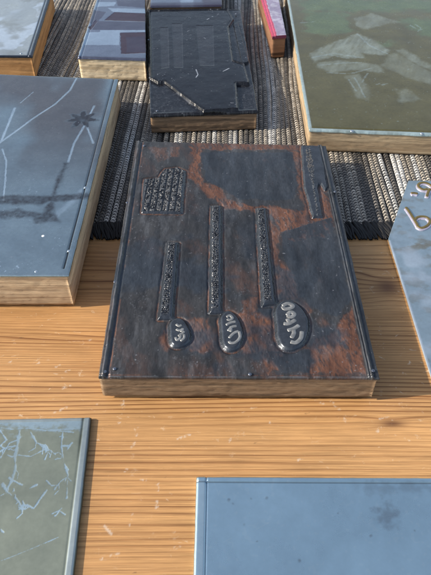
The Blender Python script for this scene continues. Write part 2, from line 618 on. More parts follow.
# dark backing under the cords
bq = np.array([(X0, YH - .002), (X1 + .03, YH - .002), (X1 + .03, YB), (X0, YB)])
Vb = [(x, y, z) for z in (.0002, .0007) for x, y in bq]
mesh_from('backing', Vb, [(3, 2, 1, 0), (4, 5, 6, 7), (0, 1, 5, 4), (1, 2, 6, 5), (2, 3, 7, 6), (3, 0, 4, 7)], M_HEM, mat_t, MM, smooth=False)
# fringe of slanted dark threads
V, Fc = [], []
rg = random.Random(5)
x = X0
while x < X1:
    x += .0005 + rg.random() * .0004
    L = (YH - YF) * (.90 + .13 * rg.random())
    sl = .0055 * (.4 + rg.random())
    b = len(V)
    rad = .0009 + .0006 * rg.random()
    ph = rg.random() * 6
    z0 = .0009 + .0006 * rg.random()
    n = 6
    for i in range(7):
        t = i / 6
        cx = x + sl * t + .0006 * math.sin(ph + 5 * t)
        cy = YH + .002 - (L + .002) * t
        cz = z0 + .0005 * math.sin(ph * 2 + 4 * t) * (1 - t) + .0007 * math.sin(math.pi * t)
        r = rad * (1 - .45 * t * t)
        for k in range(n):
            a = 2 * math.pi * k / n
            V.append((cx + r * math.cos(a), cy, max(.0002, cz + r * .8 * math.sin(a))))
    for i in range(6):
        for k in range(n):
            Fc.append((b + i * n + k, b + i * n + (k + 1) % n, b + (i + 1) * n + (k + 1) % n, b + (i + 1) * n + k))
fr = mesh_from('fringe', V, Fc, M_HEM, mat_t, MM)
fr['kind'] = 'stuff'

# ------------------------------------------------------------------ block helper
def make_block(name, label, cat, quad_px, height, base_z=ZM, plate_t=.0016, wood=None, group=None, seed=1, amp=.0003, chip=0, overhang=0):
    zt = base_z + height
    q = bps(quad_px, zt)
    c = q.mean(0)
    t, M = thing(name, label, cat, (c[0], c[1], base_z), group)
    wood_base(q, base_z, zt - plate_t, wood, t, M, amp=amp, seed=seed, chip=chip, inset=.0006)
    return t, M, q, zt

def edge_d(X, Y, a, b):
    """signed distance to the line a-b (positive on the left side)"""
    ex, ey = b[0] - a[0], b[1] - a[1]
    L = math.hypot(ex, ey)
    return (ex * (Y - a[1]) - ey * (X - a[0])) / L

GRP = 'letterpress printing blocks laid on the mat'

# ------------------------------------------------------------------ MAIN BLOCK
W_MAIN = mat_wood('grimy_tan_wood', (.34, .235, .145), (.15, .10, .06), layers=210, dirt=.7, contrast=(.3, .7), dirtcol=(.045, .036, .028))
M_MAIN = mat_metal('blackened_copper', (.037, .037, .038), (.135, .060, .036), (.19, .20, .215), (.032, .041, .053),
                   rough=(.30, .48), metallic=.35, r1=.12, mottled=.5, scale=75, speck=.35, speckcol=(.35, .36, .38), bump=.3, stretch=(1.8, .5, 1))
MB, MBM, qm, ztm = make_block('printing_block', 'blackened copper plate on wood with three raised text bars, in the centre', 'printing block',
                              [(98, 377), (380, 378), (326, 145), (136, 141)], .0187, wood=W_MAIN, seed=11, amp=.0005, chip=.4)
mp = lambda pts: bps(pts, ztm)

TEXT = mp([(142.5, 212), (181, 212.8), (184.5, 171), (177, 168), (165, 169.5), (161, 175), (158.5, 178.5), (145, 179.5)])
BARS = [
    dict(bar=[(158.5, 319), (172.5, 319), (178.5, 243), (167.5, 243)], c=(178.7, 332.5), rx=9.2, ry=13.2),
    dict(bar=[(210, 313), (221.5, 313), (221.3, 206), (211.5, 206)], c=(232, 330.5), rx=10.8, ry=18),
    dict(bar=[(262.5, 306), (275.5, 304), (266, 208.5), (256.5, 208.5)], c=(292.5, 324.5), rx=15.3, ry=24.5),
]
ISL = mp([(301.5, 146), (319, 146.6), (324, 168), (327.0, 187), (325, 190), (321.5, 184), (318.5, 184), (317.5, 188), (320.5, 204), (322.5, 217), (313, 217.3), (309, 202), (304.5, 187)])

def scale_at(px, py, z):
    a = np.array(bp(px, py, z)); b = np.array(bp(px + 1, py, z)); c = np.array(bp(px, py + 1, z))
    return np.linalg.norm(b - a), np.linalg.norm(c - a)

BLOB = [[(150 + x / 4.8, 231 + y / 4.8) for x, y in ((92, 448), (120, 424), (150, 425), (175, 455), (190, 490), (190, 520), (170, 545), (135, 556), (107, 550), (97, 520), (96, 480))],
        [(200 + x / 3.83, 201 + y / 3.83) for x, y in ((76, 452), (95, 428), (115, 425), (140, 445), (158, 480), (163, 515), (155, 550), (130, 572), (102, 570), (87, 550), (84, 500))],
        [(250 + x / 3.71, 201 + y / 3.71) for x, y in ((92, 408), (112, 376), (150, 372), (185, 395), (210, 430), (217, 465), (208, 510), (185, 540), (150, 553), (120, 545), (103, 515), (100, 470), (97, 430))]]
for B, bl in zip(BARS, BLOB):
    bl = np.array(bl)
    for _ in range(3):                       # round the outline off
        nx_ = np.roll(bl, -1, 0)
        bl = np.stack([bl * .75 + nx_ * .25, bl * .25 + nx_ * .75], 1).reshape(-1, 2)
    B['BP'] = mp(bl[::2])
for B in BARS:
    B['P'] = mp(B['bar'])
    cx, cy = bp(*B['c'], ztm)
    sx, sy = scale_at(*B['c'], ztm)
    B['C'] = (cx, cy); B['RX'] = B['rx'] * sx; B['RY'] = B['ry'] * sy
def bar_sdf(B):
    def f(X, Y):
        wob = (fbm(X * 260, Y * 260, 21, 3) - .5) * .0007
        d1 = sd_poly(X, Y, B['P']) - .0002
        d2 = sd_poly(X, Y, B['BP']) - .0008
        k = .0020
        def smin(a, b):
            h = np.clip(.5 + .5 * (b - a) / k, 0, 1)
            return b * (1 - h) + a * h - k * h * (1 - h)
        return smin(d1, d2) + wob
    return f
SDF = [bar_sdf(B) for B in BARS]
def text_sdf(X, Y):
    return sd_poly(X, Y, TEXT) - .0006 + (fbm(X * 300, Y * 300, 4, 3) - .5) * .0008
def isl_sdf(X, Y):
    return sd_poly(X, Y, ISL) - .0002 + (fbm(X * 300, Y * 300, 41, 3) - .5) * .0006

COP = [  # bare copper patches: polygon in photo pixels, wobble (m), strength
    ([(186, 141), (325, 145), (330, 165), (322, 190), (318, 219), (312, 219), (303, 188), (301, 152), (296, 150), (200, 149)], .0028, .75),
    ([(189, 146), (203, 150), (199, 165), (203, 182), (221, 187), (224, 199), (240, 203), (306, 211), (311, 246), (290, 239), (280, 231), (276, 219), (268, 212), (222, 207), (206, 195), (196, 186), (188, 172), (193, 160)], .0026, 1),
    ([(290, 150), (302, 152), (306, 190), (302, 200), (295, 185)], .002, .7),
    ([(263, 212), (281, 232), (279, 262), (286, 290), (277, 300)], .0016, .8),
    ([(276, 252), (292, 272), (300, 296), (312, 310), (308, 320), (296, 300), (280, 298)], .0024, .8),
    ([(305, 352), (316, 338), (335, 331), (342, 318), (353, 308), (368, 370), (330, 372), (311, 373), (303, 362)], .0024, 1),
    ([(230, 317), (243, 312), (262, 312), (278, 322), (280, 345), (300, 353), (288, 360), (280, 372), (268, 374), (262, 352), (243, 352)], .0030, 1),
    ([(240, 300), (258, 296), (256, 312), (243, 322)], .0025, .7),
    ([(180, 318), (208, 318), (212, 335), (220, 350), (206, 354), (186, 350), (190, 338)], .0022, .8),
    ([(300, 190), (316, 214), (330, 222), (326, 238), (314, 236)], .0016, .8),
    ([(320, 186), (331, 200), (334, 226), (318, 228)], .0012, .9),
    ([(158, 338), (164, 330), (172, 346), (165, 350)], .0012, .9),
    ([(148, 147), (168, 146), (172, 158), (158, 162)], .002, .35),
    ([(170, 147), (180, 146), (178, 156), (170, 158)], .0014, .55),
    ([(330, 368), (366, 364), (372, 373), (330, 374)], .0012, .9),
]
COPP = [(mp(p), wv, s) for p, wv, s in COP]
DARKP = [mp([(268, 352), (310, 350), (308, 372), (280, 373)]), mp([(200, 152), (292, 152), (299, 186), (292, 200), (240, 199), (226, 190), (206, 180)]),
         mp([(282, 232), (330, 218), (352, 300), (338, 318), (310, 306), (296, 282), (282, 256)])]
L_out = (mp([(98, 377), (136, 141)])); R_out = mp([(380, 378), (326, 145)])

def main_fn(X, Y, s, t):
    el = -edge_d(X, Y, L_out[0], L_out[1])        # metres inside the left edge
    er = edge_d(X, Y, R_out[0], R_out[1])
    ef = edge_d(X, Y, qm[0], qm[1])
    eb = -edge_d(X, Y, qm[3], qm[2])
    h = np.zeros(X.shape)
    # left bevelled rim: flat strip, then a rounded ridge, then a groove
    w1 = (fbm(Y * 200, Y * 0 + .3, 2) - .5) * .0004
    h += .0007 * sstep(.0, .0006, el) * sstep(.0036, .0030, el + w1)
    h += .0005 * np.exp(-((el - .0024 + w1) / .0006) ** 2)
    h -= .0005 * np.exp(-((el - .0047) / .0008) ** 2)
    # right rim: low dark strip outside, double bright ridge inside
    w2 = (fbm(Y * 200, Y * 0 + 9.3, 2) - .5) * .0003
    h -= .0005 * sstep(.0034, .0028, er)
    h += .0011 * np.exp(-((er - .0041 + w2) / .00045) ** 2)
    h += .0008 * np.exp(-((er - .0055 + w2) / .0004) ** 2)
    # front lip
    h += .0005 * np.exp(-((ef - .0007) / .0004) ** 2)
    h -= .0003 * np.exp(-((ef - .0016) / .0005) ** 2)
    # raised ground around islands and gentle unevenness
    h += (fbm(X * 50, Y * 50, 3) - .5) * .0004 + (fbm(X * 500, Y * 140, 30, 3) - .5) * .00010
    # copper where the black has worn off
    big = fbm(X * 120, Y * 95, 7, 5)
    fine = fbm(X * 900, Y * 320, 9, 4)
    mid = fbm(X * 330 + Y * 120, Y * 190 - X * 40, 39, 4)
    cop = np.zeros(X.shape)
    for P, wv, st in COPP:
        d = sd_poly(X, Y, P) + (big - .5) * wv * 2.6 + (mid - .5) * .0030 + (fine - .5) * .0018
        cop = np.maximum(cop, sstep(.0013, -.0013, d) * st)
    # thin brown bloom over the rest, stronger to the lower right
    bloom = sstep(.46, .72, fbm(X * 70 + Y * 30, Y * 40, 57, 5)) * (.15 + .30 * s * (1 - .5 * t))
    cop = np.maximum(cop, bloom)
    dark = np.zeros(X.shape)
    for P in DARKP:
        d = sd_poly(X, Y, P) + (big - .5) * .004 + (mid - .5) * .0026
        dark = np.maximum(dark, sstep(.0007, -.0007, d))
    cop = cop * (1 - .92 * dark * sstep(.18, .42, mid))
    dI = np.full(X.shape, 1.)
    for f in SDF + [text_sdf, isl_sdf]:
        dI = np.minimum(dI, f(X, Y))
    ringm = np.exp(-((dI - .0011) / .0005) ** 2) * sstep(.30, .5, fbm(X * 140, Y * 140, 77, 3))
    cop = np.maximum(cop, ringm * .9)
    # routed trough round each island
    h -= .0005 * np.exp(-((dI - .0012) / .0009) ** 2)
    # bare copper line along the foot of the left ridge and the front lip
    cop = np.maximum(cop, np.exp(-((el - .0056) / .0005) ** 2) * sstep(.42, .55, fbm(X * 60, Y * 60, 5)) * .9)
    cop = np.maximum(cop, np.exp(-((ef - .0015) / .0004) ** 2) * sstep(.35, .5, fbm(X * 90, Y * 90, 15)) * .8)
    cop *= sstep(.0062, .0072, er)
    streak = fbm(X * 700 + Y * 250, Y * 130 - X * 60, 19, 4)
    cop *= sstep(.28, .56, .45 * fine + .55 * streak) * .85 + .25 * fine + .12
    # streaked mill marks in the copper
    h += -cop * .00018 + cop * (fbm(X * 260 + Y * 200, Y * 60, 66, 3) - .5) * .0005
    pale = .35 * sstep(.55, .8, fbm(X * 220, Y * 60, 33, 4)) + .55 * sstep(.70, .78, fbm(X * 1200, Y * 900, 36, 2)) * sstep(.45, .6, fbm(X * 70, Y * 70, 37))
    pale *= (1 - dark * .6)
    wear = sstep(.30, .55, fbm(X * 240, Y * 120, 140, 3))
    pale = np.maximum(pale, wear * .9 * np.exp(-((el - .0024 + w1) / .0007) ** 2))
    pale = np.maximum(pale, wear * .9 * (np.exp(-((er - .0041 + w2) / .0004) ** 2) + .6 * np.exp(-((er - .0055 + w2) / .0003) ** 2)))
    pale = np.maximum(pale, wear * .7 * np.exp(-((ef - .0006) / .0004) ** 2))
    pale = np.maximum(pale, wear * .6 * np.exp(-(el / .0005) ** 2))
    lowd = .8 * np.exp(-((el - .0045) / .0008) ** 2) + .55 * sstep(.0030, .0024, er) * sstep(.0003, .001, er)
    lowd = np.maximum(lowd, dark * (.65 + .5 * (fbm(X * 300, Y * 60, 8) - .5)))
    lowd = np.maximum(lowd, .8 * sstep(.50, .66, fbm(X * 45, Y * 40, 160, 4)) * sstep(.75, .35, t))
    col = np.stack([np.clip(cop, 0, 1), np.clip(pale, 0, 1) * .5, np.clip(lowd, 0, 1)], -1)
    h = h - .0002
    return h, col
mplate = plate('metal_plate', qm, ztm, .0018, 430, 640, main_fn, M_MAIN, MB, MBM)

M_ISL = mat_metal('blackened_type', (.048, .056, .068), (.17, .165, .155), (.17, .145, .115), (.01, .01, .012), rough=(.20, .34), metallic=.5, mottled=.3, scale=140, bump=.25)
M_LET = mat_metal('worn_type_face', (.26, .26, .25), (.26, .26, .25), (.26, .26, .25), (.1, .1, .1), rough=(.35, .5), metallic=.55, mottled=.35, scale=300, bump=.2)

def bar_h(B):
    P = B['P']
    top = (P[2] + P[3]) / 2; bot = (P[0] + P[1]) / 2
    ax = (bot - top); L = np.linalg.norm(ax); ax = ax / L
    nrm = np.array([-ax[1], ax[0]])
    def f(X, Y, d):
        h = .0015 * sstep(.0004, -.0013, d)
        a = (X - top[0]) * ax[0] + (Y - top[1]) * ax[1]
        c = (X - top[0]) * nrm[0] + (Y - top[1]) * nrm[1]
        band = sstep(.0024, .0019, np.abs(c + .0005 * (1 if bot[0] >= -9 else 0))) * sstep(0, .002, a) * sstep(L - .001, L - .004, a)
        # a run of tiny letters along the bar
        cell = np.floor(a / .0017)
        fa = a / .0017 - cell
        gl = vnoise(fa * 3.0 + cell * 13.7, c * 1900 + cell * 5.1, 55) * np.sin(np.pi * np.clip(fa, 0, 1)) ** .6
        let = sstep(.38, .52, gl) * band
        gapc = band * (1 - sstep(.30, .42, gl)) * sstep(.35, .6, vnoise(a * 700, c * 900, 58))
        h = h + let * .0005 - band * .00015 + .0003 * sstep(-.0008, -.002, d)
        col = np.stack([let * .45, let * 0, np.clip(np.maximum(gapc, np.exp(-((d - .0001) / .0003) ** 2) * .6), 0, 1)], -1)
        return h, col
    return f

def letter_lines(B, shape):
    """shape: strokes in photo pixels on the plate"""
    return [[bp(x, y, ztm + .0015) for x, y in ln] for ln in shape]
GLY = [
    [[(176, 324), (179, 326), (182, 325)], [(176, 329), (179.5, 330.5), (183, 329), (181, 332)], [(178, 336), (182, 334), (184.5, 331)], [(181, 333), (180, 338), (177, 340), (175.5, 337)], [(184, 334), (184, 338), (180.5, 341)]],
    [[(226.5, 317), (230, 315.5), (232.5, 318), (230, 320), (227, 319)], [(226, 325), (231, 322.5), (236, 321.5)], [(228, 331), (232, 327), (237, 326)], [(231, 326), (231, 332)],
     [(229, 338), (234, 333), (239, 331)], [(239, 331), (240, 337), (236, 342), (231, 343), (229, 341)]],
    [[(282.5, 306), (287.5, 303.5), (293, 305.5), (291, 308), (285, 309), (282.5, 306)], [(287, 315.5), (290.5, 312), (294.5, 314), (291.5, 317), (287, 315.5)],
     [(283.5, 323.5), (289, 323.5), (296, 319.5)], [(287, 318.5), (290, 323)], [(287.5, 330.5), (294, 328.5), (299.5, 325)], [(293, 328), (294, 333), (291.5, 338)],
     [(302, 331), (301, 338), (296, 342.5), (290.5, 341.5)]],
]
for i, B in enumerate(BARS):
    pts = list(B['P']) + [(B['C'][0] - B['RX'], B['C'][1] - B['RY']), (B['C'][0] + B['RX'], B['C'][1] + B['RY'])]
    o = island('raised_text_bar', bbox(pts, .004), .00024, SDF[i], bar_h(B), ztm - .0003, M_ISL, MB, MBM, .0004)
    strokes('lettering', letter_lines(B, GLY[i]), ztm + .0012, (.0016, .0018, .0026)[i], .0005, M_LET, o, Matrix.Translation((0, 0, 0)) @ MBM)

def text_h(X, Y, d):
    h = .0010 * sstep(.0004, -.0009, d)
    a0, a1 = TEXT[0], TEXT[1]
    ux = np.array([a1[0] - a0[0], a1[1] - a0[1]]); W = np.linalg.norm(ux); ux /= W
    u = ((X - a0[0]) * ux[0] + (Y - a0[1]) * ux[1]) / W * 6
    v = (X - a0[0]) * -ux[1] + (Y - a0[1]) * ux[0]
    u = u + (v / .03) * -.05
    ln = np.floor(u); fu = u - ln
    row = sstep(.02, .2, fu) * sstep(.98, .78, fu)
    g = vnoise(v * 1500 + ln * 31, fu * 4.2 + ln * 7, 91)
    g = g * .75 + .25 * vnoise(v * 3200, fu * 8 + ln * 3, 93)
    ins = sstep(-.0008, -.0016, d)
    let = sstep(.42, .56, g) * row * ins
    h = h + let * .0007 - ins * .0002
    col = np.stack([let * .6, let * 0, np.clip((1 - let) * ins * .75, 0, 1)], -1)
    return h, col
island('raised_text_patch', bbox(TEXT, .003), .00024, text_sdf, text_h, ztm - .0003, M_ISL, MB, MBM, .0004)

def isl_h(X, Y, d):
    h = .0012 * sstep(.0003, -.0009, d)
    ax0, ax1 = mp([(308, 148)])[0], mp([(318, 215)])[0]
    ax = ax1 - ax0; L = np.linalg.norm(ax); ax /= L
    a = (X - ax0[0]) * ax[0] + (Y - ax0[1]) * ax[1]
    c = (X - ax0[0]) * -ax[1] + (Y - ax0[1]) * ax[0]
    # ragged skyline of picture texture down the middle, denser type at the foot
    sky_ = .0010 + .0036 * fbm(a * 260, a * 0 + 2.2, 71, 3) * sstep(.050, .034, a)
    pic = sstep(.0004, -.0004, np.abs(c + .0002) - sky_ * .72) * sstep(-.001, .002, a)
    g = vnoise(a * 1500, c * 1500, 73)
    low = sstep(.030, .036, a)
    let = pic * ((1 - low) * sstep(.30, .7, g) * .9 + low * sstep(.46, .6, g)) * sstep(-.0005, -.001, d)
    h = h + let * .0005
    col = np.stack([let * .25 * (1 - low) + let * low * .6, let * .65 * (1 - low), let * 0], -1)
    return h, col
island('raised_picture_strip', bbox(ISL, .003), .00026, isl_sdf, isl_h, ztm - .0003, M_ISL, MB, MBM, .0003)
M_NAIL = mat_plain('dull_nail', (.16, .18, .22), .32, .5, .8)
for (px, py) in [(114.5, 369), (115, 282), (105, 372), (373, 371), (250, 374.5), (127, 203), (335, 192), (144, 146)]:
    x, y = bp(px, py, ztm)
    nail(x, y, ztm + .0003, .0010, M_NAIL, MB, MBM)

# ------------------------------------------------------------------ LEFT BLOCK (zinc plate with palm)
W_LEFT = mat_wood('layered_pale_wood', (.66, .51, .33), (.36, .25, .15), layers=190, dirt=.45, contrast=(.36, .60), wav=.8, dirtcol=(.09, .07, .05))
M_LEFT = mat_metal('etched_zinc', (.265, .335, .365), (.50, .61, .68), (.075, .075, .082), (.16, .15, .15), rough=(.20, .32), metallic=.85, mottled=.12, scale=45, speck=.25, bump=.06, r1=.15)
LB, LBM, ql, ztl = make_block('printing_block', 'blue grey zinc plate etched with a leaning palm, on thick layered wood', 'printing block',
                              [(-75, 275.5), (68.5, 275), (118, 79), (-28, 73)], .0268, wood=W_LEFT, seed=23, amp=.0004, chip=.3)
lp = lambda pts: bps(pts, ztl)
l_pale = [([(78, 75), (70, 90), (55, 104), (32, 119), (14.5, 132), (-4, 145)], .0009), ([(14.5, 108), (8, 124), (1, 141)], .0010),
          ([(94, 106), (84, 126), (74, 143), (68, 162)], .0009), ([(87, 127), (93, 143)], .0008), ([(2, 149), (6, 161), (5, 180), (3, 200)], .0006),
          ([(20, 103), (33, 92)], .0004)]
l_pale = [(lp(p), wv) for p, wv in l_pale]
l_smear = lp([(84, 189), (68, 205), (52, 219)])
l_dark = [(lp([(-30, 196), (40, 196), (92, 193), (94, 197), (40, 204), (-30, 205)]), .9), (lp([(-30, 211), (20, 210), (44, 213), (44, 217), (20, 217), (-30, 218)]), .8),
          (lp([(64, 163), (68, 163), (57, 192), (50, 216), (36, 223), (36, 219), (46, 208), (54, 186)]), .9),
          (lp([(34, 219), (48, 207), (60, 222), (50, 221), (36, 224)]), .8)]
palm_c = lp([(82, 119)])[0]
l_groove = lp([(63.5, 268), (113.5, 79)])
l_edge = lp([(68.5, 275), (118, 79)])
def left_fn(X, Y, s, t):
    n = fbm(X * 150, Y * 150, 3, 4); n2 = fbm(X * 500, Y * 500, 13, 3)
    pale = np.zeros(X.shape); dark = np.zeros(X.shape)
    for P, wv in l_pale:
        d = d_line(X, Y, P)
        pale = np.maximum(pale, sstep(wv * 1.5, wv * .4, d + (n2 - .5) * .001) * (.5 + .6 * n2))
    d = d_line(X, Y, l_smear)
    pale = np.maximum(pale, sstep(.004, .0005, d + (n - .5) * .003) * .35)
    for P, k in l_dark:
        d = sd_poly(X, Y, P) + (n - .5) * .005
        dark = np.maximum(dark, sstep(.0018, -.0018, d) * k * (.5 + .7 * n2))
    dx, dy = X - palm_c[0], Y - palm_c[1]
    rr = np.hypot(dx, dy); th = np.arctan2(dy, dx)
    lob = .0065 + .0065 * np.abs(np.cos(th * 3.5 + .6)) ** 2.2
    dark = np.maximum(dark, sstep(.0026, -.0022, rr - lob + (n2 - .5) * .007) * (.55 + .8 * n))
    h = np.zeros(X.shape) + (fbm(X * 40, Y * 40, 6) - .5) * .00025
    h -= pale * .0001
    eg = d_line(X, Y, l_groove)
    h -= .0009 * np.exp(-(eg / .0006) ** 2)
    # brownish far-end reflection put into the colour; fine drypoint scratches and pits
    refl_tint = (1 - np.clip(dark * 1.3, 0, 1)) * (1 - pale) * sstep(.30, .65, fbm(X * 25, Y * 18, 44, 3)) * sstep(.20, .75, t) * .9
    pits = sstep(.80, .86, fbm(X * 700, Y * 700, 48, 2)) * .7
    pale = np.maximum(pale, pits * sstep(.5, .7, fbm(X * 30, Y * 30, 49)))
    slab = np.exp(-(eg / .0008) ** 2) * .9
    dark = np.maximum(dark, slab)
    return h, np.stack([np.clip(pale, 0, 1), np.clip(dark, 0, 1), np.clip(refl_tint, 0, 1)], -1)
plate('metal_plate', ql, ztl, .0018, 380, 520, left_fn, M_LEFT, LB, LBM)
M_NAIL2 = mat_plain('zinc_nail', (.42, .48, .54), .3, .5, .8)
for (px, py) in [(36, 271.5), (68.7, 251), (85.2, 187.5), (-5, 272)]:
    x, y = bp(px, py, ztl)
    nail(x, y, ztl, .0010, M_NAIL2, LB, LBM)
x, y = bp(43, 236, ztl)
nail(x, y, ztl - .0002, .0011, mat_plain('white_speck', (.8, .82, .82), .6, .3), LB, LBM, 'paint_speck')

# ------------------------------------------------------------------ FAR LEFT BLOCK
W_FL = mat_wood('orange_block_wood', (.55, .31, .13), (.33, .17, .065), layers=150, dirt=.35, contrast=(.3, .65), wav=1.2, seedloc=3)
M_FL = mat_metal('pale_zinc', (.42, .45, .44), (.60, .66, .70), (.30, .31, .28), (.03, .035, .045), rough=(.16, .30), metallic=.7, mottled=.12, scale=40, bump=.05)
FB, FBM, qf, ztf = make_block('printing_block', 'pale grey zinc plate with a dark rim on orange wood, behind the palm plate', 'printing block',
                              [(-95, 55), (32, 56), (52, -9), (-50, -12)], .0226, wood=W_FL, seed=31)
fe = bps([(32, 56), (52, -9)], ztf)
def fl_fn(X, Y, s, t):
    er = edge_d(X, Y, fe[0], fe[1]); ef = edge_d(X, Y, qf[0], qf[1])
    n = fbm(X * 45, Y * 45, 51, 4); n2 = fbm(X * 300, Y * 300, 52, 3)
    h = -.0006 * np.exp(-((er - .0044) / .0006) ** 2) + (fbm(X * 40, Y * 40, 9) - .5) * .0003
    h += .0006 * np.exp(-((er - .0028) / .0007) ** 2)
    blk = sstep(.0055, .0045, er) * (1 - .8 * np.exp(-((er - .0025) / .0006) ** 2))
    blk = np.maximum(blk, sstep(.0022, .0015, ef))
    pale = sstep(.42, .55, vnoise(X * 60 + n * 2, Y * 45 - X * 30, 53)) * .8
    olive = sstep(.5, .7, n) * .7
    return h, np.stack([pale * (1 - blk), olive * (1 - blk), blk], -1)
plate('metal_plate', qf, ztf, .0020, 240, 170, fl_fn, M_FL, FB, FBM)
x, y = bp(21, 53.5, ztf); nail(x, y, ztf, .0011, M_NAIL2, FB, FBM)

# ------------------------------------------------------------------ TONE-BLOCK BEHIND THE BLACK ONE
W_TC = mat_wood('chipped_cream_wood', (.78, .66, .46), (.52, .38, .22), layers=120, dirt=.55, contrast=(.3, .6), wav=1.5, dirtcol=(.13, .08, .04), seedloc=7)
M_TC = mat_metal('tone_plate', (.15, .18, .24), (.30, .38, .47), (.050, .020, .030), (.055, .047, .075), rough=(.16, .28), metallic=.6, mottled=.14, scale=60, bump=.06)
TB, TBM, qt, ztt = make_block('printing_block', 'blue and plum plate with painted-in reflections, on chipped cream wood, touching the black block on its left', 'printing block',
                              [(77.5, 57), (145.8, 59), (144.8, -10), (99.5, -10)], .0226, wood=W_TC, seed=43, amp=.0007, chip=.6)
tp = lambda pts: bps(pts, ztt)
tc_plum = [tp(p) for p in ([(120, 33), (146, 32), (148, 53), (121, 54)], [(104, 20.5), (114, 12), (146, 13.5), (146, 21.5), (108, 20.5)], [(88, 28), (96, 20), (97, 22), (91, 30)], [(150, 2), (172, 2), (172, 50), (150, 50)])]  # window-like reflections put into the plate's colour: plum, pale and mid bands
tc_pale = [tp(p) for p in ([(84, 32), (120, 32), (119, 45), (82, 45)], [(108, 8), (145, 9), (145, 13), (113, 12)], [(96, 2), (116, 2), (114, 6), (95, 7)], [(100, 30), (146, 30), (146, 32), (100, 32)])]
tc_mid = [tp(p) for p in ([(96, 21), (146, 22), (146, 30), (92, 30)], [(92, 10), (106, 12), (96, 24), (88, 24)], [(116, 0), (146, 0), (146, 8), (118, 6)], [(126, 37), (144, 36), (146, 52), (127, 52)])]
def tc_fn(X, Y, s, t):
    n = (fbm(X * 200, Y * 200, 61, 3) - .5) * .0016
    def mk(L):
        o = np.zeros(X.shape)
        for P in L:
            o = np.maximum(o, sstep(.0004, -.0004, sd_poly(X, Y, P) + n))
        return o
    a, b, c = mk(tc_pale), mk(tc_plum), mk(tc_mid)
    el = -edge_d(X, Y, qt[0], qt[3]); ef = edge_d(X, Y, qt[0], qt[1])
    h = .0007 * np.exp(-((el - .0015) / .0008) ** 2) - .0004 * np.exp(-((el - .0034) / .0007) ** 2) + (fbm(X * 50, Y * 50, 9) - .5) * .0003 - b * .0002
    h -= .0007 * sstep(.0024, .0010, ef)
    a = np.maximum(a, np.exp(-((el - .0015) / .0011) ** 2))
    lip = sstep(.0024, .0014, ef)
    return h, np.stack([a * .9 * (1 - lip), b * .95 * (1 - lip), np.maximum(c * .7, lip * .6)], -1)
plate('metal_plate', qt, ztt, .0022, 300, 220, tc_fn, M_TC, TB, TBM, rough=.0005)

# ------------------------------------------------------------------ BLACK BLOCK
W_BB = mat_wood('dark_brown_wood', (.27, .18, .11), (.11, .07, .04), layers=110, dirt=.75, contrast=(.3, .65), wav=3.0, seedloc=11)
M_BB = mat_metal('black_lacquer', (.009, .010, .013), (.34, .37, .42), (.028, .031, .038), (.012, .012, .015), rough=(.18, .32), metallic=.1, mottled=.3, scale=80, speck=.12, bump=.26, spec=.36, coat=.0)
KB, KBM, qk, ztk = make_block('printing_block', 'small black lacquered block with stepped raised slab, between mat and central block', 'printing block',
                              [(150, 114), (258, 110), (240.5, 8), (147, 10)], .0186, wood=W_BB, seed=57, amp=.0004, plate_t=.0036)
kp = lambda pts: bps(pts, ztk)
SLAB = kp([(148.5, 11), (228, 9.5), (234, 20), (229, 27), (233.5, 61), (244.5, 64), (250, 84), (237, 84), (238.5, 110), (204, 112), (190, 102), (164.5, 82.5), (158, 83), (150, 79)])
CHAN = kp([(233.5, 24), (238, 23), (249, 62), (242, 64)])
SLAB_LINES = [kp([(163, 83), (190, 102), (203, 112)]), kp([(176, 92), (192, 104)])]
def bk_fn(X, Y, s, t):
    n = (fbm(X * 260, Y * 260, 83, 3) - .5) * .0010
    d = sd_poly(X, Y, SLAB) + n
    d2 = sd_poly(X, Y, CHAN) + n * .5
    h = -.0018 + .0018 * sstep(.0002, -.0005, d)
    h = np.maximum(h, -.0018 + .0017 * sstep(.0003, -.0005, d2))
    h += .0009 * np.exp(-((d + .0008) / .0006) ** 2) - .0004 * np.exp(-((d + .0024) / .0007) ** 2)
    h += .0003 * np.exp(-(d_line(X, Y, SLAB_LINES[0]) / .0008) ** 2)
    h += (fbm(X * 70, Y * 70, 84) - .5) * .0005
    el = np.minimum(np.minimum(s, 1 - s) * .066, np.minimum(t, 1 - t) * .11)
    h += .0005 * np.exp(-((el - .0008) / .0007) ** 2)
    # faint image panels on the slab
    g = np.zeros(X.shape)
    for P in ([(160, 28), (168, 28), (169, 68), (161, 69)], [(172, 24), (182, 24), (183, 68), (174, 68)], [(196, 26), (213, 26), (214, 66), (200, 66)]):
        dd = sd_poly(X, Y, kp(P))
        g = np.maximum(g, sstep(.0005, -.0005, dd) * .55)
        h -= .00025 * sstep(.0004, -.0004, dd)
    pale = sstep(.78, .86, fbm(X * 600, Y * 600, 85, 2)) * sstep(.50, .62, fbm(X * 60, Y * 60, 86)) * .35
    pale = np.maximum(pale, sstep(.0009, .0002, d_line(X, Y, SLAB_LINES[1]) + n) * .1)
    for P in ([(196, 70), (198, 75), (196, 78)], [(223, 72), (229, 69)], [(204, 38), (205.5, 39)], [(207, 20), (209, 19)], [(212, 17), (213, 17)]):
        pale = np.maximum(pale, sstep(.0006, .0002, d_line(X, Y, kp(P)) + n * .4) * .8)
    low = sstep(.0002, .001, d) * sstep(.0002, .001, d2)
    grit = low * sstep(.55, .7, fbm(X * 700, Y * 700, 87, 2)) * .12
    return h, np.stack([np.maximum(pale, grit * .5), g, low * .25], -1)
plate('metal_plate', qk, ztk + .0006, .0042, 330, 380, bk_fn, M_BB, KB, KBM, rough=.0004)
for (px, py) in [(148.5, 40), (150, 78), (157, 111), (236, 14), (246, 58)]:
    x, y = bp(px, py, ztk)
    nail(x, y, ztk + .0002, .0010, M_NAIL, KB, KBM)

